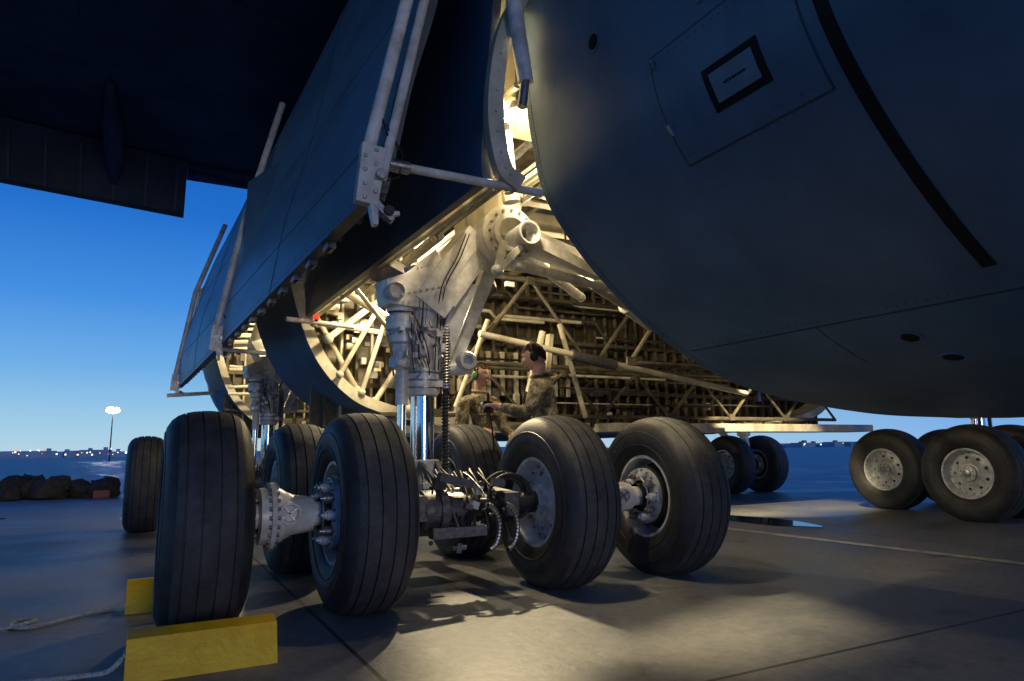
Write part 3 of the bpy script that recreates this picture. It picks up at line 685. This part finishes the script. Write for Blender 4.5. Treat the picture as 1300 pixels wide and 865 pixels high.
# ================================================================= PEOPLE
def skinobj(name,verts,edges,rad,root,m,parent,sub=2):
    me=bpy.data.meshes.new(name);me.from_pydata([tuple(v) for v in verts],edges,[]);me.materials.append(m)
    ob=bpy.data.objects.new(name,me);scene.collection.objects.link(ob);ob.parent=parent
    if not me.skin_vertices:
        bm=bmesh.new();bm.from_mesh(me);bm.verts.layers.skin.verify();bm.to_mesh(me);bm.free()
    sv=me.skin_vertices[0].data
    for i,r in enumerate(rad):
        sv[i].radius=(r,r) if isinstance(r,(int,float)) else r;sv[i].use_root=(i==root)
    sk=ob.modifiers.new('skin','SKIN');sk.use_smooth_shade=True;sk.branch_smoothing=.6
    ss=ob.modifiers.new('sub','SUBSURF');ss.levels=sub;ss.render_levels=sub
    return ob
def head(parent,c,pitch,yaw,bald,muffm):
    mb=MB();n=40;k=30;vs=[]
    def g(a,b,s): return math.exp(-((a[0]-b[0])**2+(a[1]-b[1])**2)/(s*s))
    Rm=Matrix.Rotation(yaw,3,'Z')@Matrix.Rotation(pitch,3,'X')
    def surf(t,a,grow=0):
        x=math.sin(t)*math.cos(a);y=math.sin(t)*math.sin(a);z=math.cos(t)
        X=x*.076;Y=y*.096;Z=z*.118
        if z<0: X*=1-.28*(-z)**1.3;Y*=1-.12*(-z)
        if y>0:
            q=(X,Z)
            Y+=.030*g(q,(0,-.018),.015)+.016*g(q,(0,.006),.013)
            Y+=.008*g(q,(0,.032),.05)
            Y-=.014*(g(q,(.030,.010),.017)+g(q,(-.030,.010),.017))
            Y+=.011*g((X*.6,Z),(0,-.058),.014)
            Y+=.014*g(q,(0,-.096),.024)
            Y+=.006*(g(q,(.04,-.025),.022)+g(q,(-.04,-.025),.022))
        p=V((X,Y,Z));return p*(1+grow)
    for i in range(k+1):
        for j in range(n): vs.append(V(c)+Rm@surf(math.pi*i/k,2*math.pi*j/n))
    mb.add(vs,[[i*n+j,(i+1)*n+j,(i+1)*n+(j+1)%n,i*n+(j+1)%n] for i in range(k) for j in range(n)],FLES)
    P=lambda x,y,z:V(c)+Rm@V((x,y,z))
    for s in(-1,1):
        mb.ball(P(s*.030,.080,.010),.0125,EYEW,12);mb.ball(P(s*.030,.0895,.010),.0055,IRIS,8)
        mb.path([P(s*.015,.094,.030),P(s*.03,.094,.034),P(s*.046,.084,.028)],.0035,HAIR,6)
        mb.ball(P(s*.078,-.005,-.008),.03,FLES,12,(.35,.6,1),Rm)
        mb.ball(P(s*.088,-.004,.0),.040,muffm,14,(.55,.85,1.1),Rm);mb.ball(P(s*.078,-.004,.0),.042,HOSE,14,(.4,.9,1.15),Rm)
    mb.path([P(-.024,.096,-.056),P(0,.106,-.056),P(.024,.096,-.056)],.0045,LIP,6)
    mb.path([P(-.022,.097,-.053),P(0,.108,-.052),P(.022,.097,-.053)],.002,EYEW,6)
    mb.path([P(.093*math.cos(a),-.01,.02+.118*math.sin(a)) for a in [math.pi*i/16 for i in range(17)]],.008,HOSE,8)
    vs=[];kk=18
    for i in range(kk+1):
        for j in range(n):
            a=2*math.pi*j/n;back=max(0,-math.sin(a));tm=(1.05 if math.sin(a)>.3 else 1.35+.75*back)*(1 if not bald else .96)
            t=tm*i/kk;p=surf(t,a,(.075 if not bald else .018));p+=V((0,0,0))+p.normalized()*.006*noise.noise(p*60);vs.append(V(c)+Rm@p)
    mb.add(vs,[[i*n+j,(i+1)*n+j,(i+1)*n+(j+1)%n,i*n+(j+1)%n] for i in range(kk) for j in range(n)],HAIR)
    mb.tube(P(0,-.02,-.06),V(c)+V((0,-.035,-.21)),.058,FLES,.064,n=20)
    return mb.make('head',parent,angle=60)
def hand(parent,wr,d,nrm_,name,m=FLES,curl=.7,flip=1):
    d=V(d).normalized();n_=V(nrm_);n_=(n_-d*n_.dot(d)).normalized();s=d.cross(n_)*flip;w_=V(wr)
    vs=[w_-d*.03,w_,w_+d*.04];rad=[.026,(.03),(.034)];ed=[(0,1),(1,2)]
    for i,(o,l) in enumerate(((-.03,.075),(-.010,.085),(.011,.08),(.030,.062))):
        b=w_+d*.085+s*o;vs.append(b);rad.append(.0135);ed.append((2,len(vs)-1));p=b;ang=0
        for q in range(3):
            ang+=curl*(.6 if q==0 else 1);dd=d*math.cos(ang)+n_*math.sin(ang);p=p+dd*l*(.45,.32,.24)[q];vs.append(p);rad.append((.0095,.0088,.0075)[q]);ed.append((len(vs)-2,len(vs)-1))
    a=w_+d*.03-s*.035;vs.append(a);rad.append(.013);ed.append((1,len(vs)-1))
    a2=a+(d*.8-s*.6+n_*.3).normalized()*.035;vs.append(a2);rad.append(.011);ed.append((len(vs)-2,len(vs)-1))
    a3=a2+(d*.9+n_*.6).normalized()*.028;vs.append(a3);rad.append(.009);ed.append((len(vs)-2,len(vs)-1))
    return skinobj(name,vs,ed,rad,0,m,parent,1)
def person(loc,face,scale,lean,armL,armR,hp,hy,bald,muffm):
    th=math.atan2(-face[0],face[1]);e=empty('aircraft_mechanic',loc,th);e.scale=(scale,)*3
    l=lean
    vs=[(0,0,.97),(0,.01+l*.3,1.13),(0,.015+l*.7,1.30),(0,.01+l,1.42),(0,.0+l,1.50),(0,.01+l*1.1,1.55),
        (-.09,.01+l*.95,1.41),(-.185,0+l,1.425),armL[0],armL[1],
        (.09,.01+l*.95,1.41),(.185,0+l,1.425),armR[0],armR[1],
        (-.095,0,.90),(-.11,.02,.50),(-.12,-.02,.13),(-.12,-.02,.055),(-.13,.15,.045),
        (.095,0,.90),(.11,.0,.50),(.12,-.03,.13),(.12,-.03,.055),(.13,.14,.045)]
    ed=[(0,1),(1,2),(2,3),(3,4),(4,5),(3,6),(6,7),(7,8),(8,9),(3,10),(10,11),(11,12),(12,13),(0,14),(14,15),(15,16),(16,17),(17,18),(0,19),(19,20),(20,21),(21,22),(22,23)]
    rad=[.15,.145,.155,.14,.085,.07,.11,.082,.062,.042,.11,.082,.062,.042,.115,.08,.062,.055,.045,.115,.08,.062,.055,.045]
    skinobj('uniform_body',vs,ed,rad,0,CAMO,e,2)
    mb=MB()
    for s,oy in((-1,0),(1,-.01)):
        mb.path(cr([(s*.12,-.07+oy,.05),(s*.122,.0+oy,.05),(s*.13,.10+oy,.045),(s*.133,.18+oy,.04)],4),.052,BOOT,12);mb.tube((s*.12,-.02+oy,.05),(s*.12,-.02+oy,.2),.058,BOOT,n=14)
    mb.path([V((.075*math.cos(a),.005+l+.075*math.sin(a),1.525-.015*math.sin(a))) for a in [2*math.pi*i/20 for i in range(20)]],.018,CAMO,8,True)
    for s in(-1,1): mb.box((s*.08,.15+l*.8,1.33),(.11,.02,.12),CAMO);mb.box((s*.08,.158+l*.8,1.385),(.115,.02,.03),CAMO)
    mb.make('boots_and_pockets',e,bevel=.006)
    head(e,(0,.035+l*1.35,1.685),hp,hy,bald,muffm)
    for a,nm,fl in((armL,'hand_left',1),(armR,'hand_right',-1)):
        dd=V(a[1])-V(a[0]);hand(e,V(a[1])+dd.normalized()*.01,dd,(0,.1,-1),nm,curl=.55,flip=fl)
    return e
p1=person((2.86,.85,0),(-.80,.60),1.07,.06,((-.25,.14,1.20),(-.13,.40,1.26)),((.27,.18,1.20),(.13,.42,1.28)),-.30,.0,False,HOSE)
mb=MB();mb.box((0,.52,1.27),(.14,.06,.10),HOSE);mb.tube((0,.52,1.30),(0,.52,1.39),.012,HOSE);mb.path(cr([(0.05,.52,1.23),(.06,.49,1.0),(.02,.5,.8),(-.1,.7,.6)],6),.008,HOSE,6);mb.lathe([(0,.035),(.03,.035),(.035,.02),(.035,0)],(0,.55,1.28),(0,1,0),STEEL,16)
mb.make('handheld_tester',p1,bevel=.004)
p2=person((2.84,2.30,0),(.15,-1.0),1.05,.02,((-.27,.06,1.15),(-.2,.30,1.08)),((.26,.05,1.14),(.17,.3,1.12)),-.05,.1,True,GRNMUFF)

# ================================================================= DISTANT THINGS
CAM=V((-.31,-4.42,0))
def hd(deg,dist,z=0): return V((CAM.x+math.sin(R(deg))*dist,CAM.y+math.cos(R(deg))*dist,z))
LW=mat('lamp_glow_white',(1,1,1),.5,emit=(1,.93,.78),estr=3);LO=mat('lamp_glow_amber',(1,.6,.2),.5,emit=(1,.7,.45),estr=2);LR=mat('lamp_glow_red',(1,.1,.1),.5,emit=(1,.12,.08),estr=1.2);LB=mat('lamp_glow_hot',(1,1,1),.5,emit=(1,.95,.85),estr=90)
BLD=mat('distant_building_wall',(.30,.38,.46),.8,0,.3,.05)
def mast(h,dist,ht,name='floodlight_mast'):
    mb=MB();p=hd(h,dist);mb.tube(p,p+V((0,0,ht)),.14,DARK,.08,n=10)
    mb.box(p+V((0,0,ht)),(1.3,.3,.15),DARK)
    for k in range(3): mb.ball(p+V((-.6+.6*k,-.55,ht-.1)),.52,LB,14);mb.box(p+V((-.6+.6*k,0,ht+.1)),(.4,.4,.25),DARK)
    return mb.make(name)
mast(-2.3,150,9.6)
mb=MB();rnd=random.Random(11)
for i in range(46):
    h=rnd.uniform(-12,0) if i<24 else rnd.uniform(38,62);p=hd(h,620+rnd.random()*100);hh=rnd.uniform(2.5,6);w_=rnd.uniform(12,40)
    mb.box(p+V((0,0,hh/2)),(w_,12,hh),BLD)
    for k in range(2): mb.box(p+V((rnd.uniform(-w_/2,w_/2),-6.1,hh*rnd.uniform(.4,.9))),(rnd.uniform(.4,1.6),.2,.5),rnd.choice([LW,LO,LO]))
    if i%3==0: mb.box(p+V((w_*.3,0,hh+1)),(3,3,2),BLD)
mb.make('distant_terminal_buildings')
mb=MB()
for i in range(56):
    h=rnd.uniform(-12,1) if i<34 else rnd.uniform(37,60);p=hd(h,560+rnd.random()*40,rnd.uniform(2,6));mb.tube((p.x,p.y,0),p,.12,BLD,n=5);mb.ball(p,rnd.uniform(.25,.7),rnd.choice([LW,LO,LO,LR,LW]),6)
mb.make('distant_airfield_lights')
mb=MB();HILL=mat('hill_hazed',(.24,.36,.5),.95,0,.15,.02)  # distance haze is painted into the ridge's blue base colour
a0=[];a1=[];a2=[]
for i in range(241):
    h=-60+i*.6;z=3+5*noise.noise(V((h*.13,0,0)))+2*noise.noise(V((h*.6,3,0)));a0.append(hd(h,1400,-1));a1.append(hd(h,1420,max(2,z+3)));a2.append(hd(h,1500,-1))
mb.grid([a0,a1,a2],HILL);mb.make('hill_ridge')
SB=mat('sandbag_cloth',(.045,.04,.03),.95,0,.5,6,.6,25)
mb=MB()
for i in range(13):
    h=-8.6+i*.52+rnd.uniform(-.15,.15);d_=19.3+rnd.uniform(-.5,.7);p=hd(h,d_);s=rnd.uniform(.20,.38)
    n=14;k=8;vs=[]
    for a in range(k+1):
        for b in range(n):
            t=math.pi*a/k;q=V((math.sin(t)*math.cos(2*math.pi*b/n),math.sin(t)*math.sin(2*math.pi*b/n)*.8,math.cos(t)*.85));q*=s*(1+.7*noise.noise(q*1.9+V((i*3,0,0))));q.z=max(q.z,-s*.6);vs.append(p+q+V((0,0,s*.6)))
    if i in(8,): continue
    mb.add(vs,[[a*n+b,(a+1)*n+b,(a+1)*n+(b+1)%n,a*n+(b+1)%n] for a in range(k) for b in range(n)],SB)
mb.make('sandbag_pile',angle=60)
mb=MB();p=hd(-2.6,19.0);mb.box(p+V((0,0,.09)),(.34,.22,.18),mat('red_tool_box',(.25,.02,.015),.5));mb.tube(p+V((-.08,0,.2)),p+V((.08,0,.2)),.012,DARK);mb.tube(p+V((-.08,0,.17)),p+V((-.08,0,.2)),.01,DARK);mb.tube(p+V((.08,0,.17)),p+V((.08,0,.2)),.01,DARK)
mb.make('tool_box',bevel=.01)

# ================================================================= LIGHTS
def lamp(loc,pw,col=(1,.80,.47),rad=.05,target=None,cone=80,blend=.35):
    e=empty('work_light',loc)
    L=bpy.data.lights.new('bulb','SPOT' if target else 'POINT');L.energy=pw;L.color=col;L.shadow_soft_size=rad
    o=bpy.data.objects.new('bulb',L);scene.collection.objects.link(o);o.parent=e
    mb=MB()
    if target:
        L.spot_size=R(cone);L.spot_blend=blend
        dv=(V(target)-V(loc)).normalized();o.rotation_euler=dv.to_track_quat('-Z','Y').to_euler()
        mb.lathe([(-.02,.08),(.06,.07),(.12,.05),(.13,0)],(0,0,0),-dv,STEEL,20);mb.tube(-dv*.12,-dv*.12+V((0,0,.4)),.012,DARK)
    else:
        mb.lathe([(.10,.09),(.13,.07),(.18,.05),(.19,0)],(0,0,0),(0,0,1),STEEL,20);mb.tube((0,0,.18),(0,0,.5),.012,DARK)
    mb.make('housing',e)
    return o
lamp((2.32,.98,2.42),620,rad=.03,target=(1.35,-.70,0),cone=34,blend=.5)
lamp((3.15,.62,2.95),620,rad=.03,target=(2.65,-.95,0),cone=36,blend=.7)
lamp((1.98,-.25,3.35),120,rad=.08)
lamp((2.1,3.0,2.95),210,rad=.06)
lamp((3.5,1.5,2.85),60,rad=.06)
lamp((1.75,8.3,3.3),200)
lamp((1.9,7.6,3.0),700,rad=.04,target=(-.8,4.2,0),cone=46,blend=.6)
lamp((7.6,1.9,3.1),900,rad=.04,target=(8.6,3.6,0),cone=56)
S=bpy.data.lights.new('front_fill','SUN');S.energy=.38;S.angle=R(12);S.color=(1,.88,.70)  # added warm fill from behind the camera; no sun stands there
so=bpy.data.objects.new('front_fill',S);scene.collection.objects.link(so)
dv=V((.02,-1.0,.09));so.rotation_euler=dv.to_track_quat('Z','Y').to_euler()

# ================================================================= SKY
W=bpy.data.worlds.new('World');scene.world=W;W.use_nodes=True;nt=W.node_tree;N=nt.nodes.new;Lk=nt.links.new
bg=nt.nodes['Background']
sky=N('ShaderNodeTexSky');sky.sky_type='NISHITA';sky.sun_disc=False;sky.sun_elevation=R(1.0);sky.sun_rotation=R(-12);sky.air_density=1.5;sky.ozone_density=4
tc=N('ShaderNodeTexCoord');sp=N('ShaderNodeSeparateXYZ');Lk(tc.outputs['Generated'],sp.inputs[0])
def ramp(stops):
    rp=N('ShaderNodeValToRGB');Lk(sp.outputs[2],rp.inputs[0]);e=rp.color_ramp.elements
    e[0].position=stops[0][0];e[0].color=(*stops[0][1],1);e[1].position=stops[-1][0];e[1].color=(*stops[-1][1],1)
    for p,c in stops[1:-1]:
        q=e.new(p);q.color=(*c,1)
    return rp
glow=ramp([(0,(.50,.72,.84)),(.04,(.37,.65,.86)),(.11,(.17,.46,.86)),(.20,(.06,.29,.80)),(.31,(.015,.165,.64)),(.5,(.006,.085,.43)),(1,(.005,.06,.32))])
back=ramp([(0,(.05,.28,.85)),(.2,(.028,.22,.82)),(1,(.010,.12,.60))])
dt=N('ShaderNodeVectorMath');dt.operation='DOT_PRODUCT';Lk(tc.outputs['Generated'],dt.inputs[0]);dt.inputs[1].default_value=(-.55,.83,0)
mr=N('ShaderNodeMapRange');mr.interpolation_type='SMOOTHSTEP';Lk(dt.outputs['Value'],mr.inputs[0]);mr.inputs[1].default_value=-.7;mr.inputs[2].default_value=.55;mr.inputs[3].default_value=0;mr.inputs[4].default_value=1.0
mu=N('ShaderNodeMixRGB');Lk(mr.outputs[0],mu.inputs[0]);Lk(back.outputs[0],mu.inputs[1]);Lk(glow.outputs[0],mu.inputs[2])
tn=N('ShaderNodeVectorMath');tn.operation='MULTIPLY';Lk(sky.outputs[0],tn.inputs[0]);tn.inputs[1].default_value=(.004,.010,.02)
ad=N('ShaderNodeVectorMath');ad.operation='ADD';Lk(mu.outputs[0],ad.inputs[0]);Lk(tn.outputs[0],ad.inputs[1])
Lk(ad.outputs[0],bg.inputs[0]);bg.inputs[1].default_value=.92

# ================================================================= CAMERA
cd=bpy.data.cameras.new('camera');cd.lens=24;cd.sensor_width=36;cd.clip_end=6000;cd.clip_start=.05
co=bpy.data.objects.new('camera',cd);scene.collection.objects.link(co)
co.matrix_world=Matrix.Translation((-.31,-4.42,.967))@Matrix.Rotation(R(-28),4,'Z')@Matrix.Rotation(R(90+9.14),4,'X')@Matrix.Rotation(R(-.8),4,'Z')
scene.camera=co
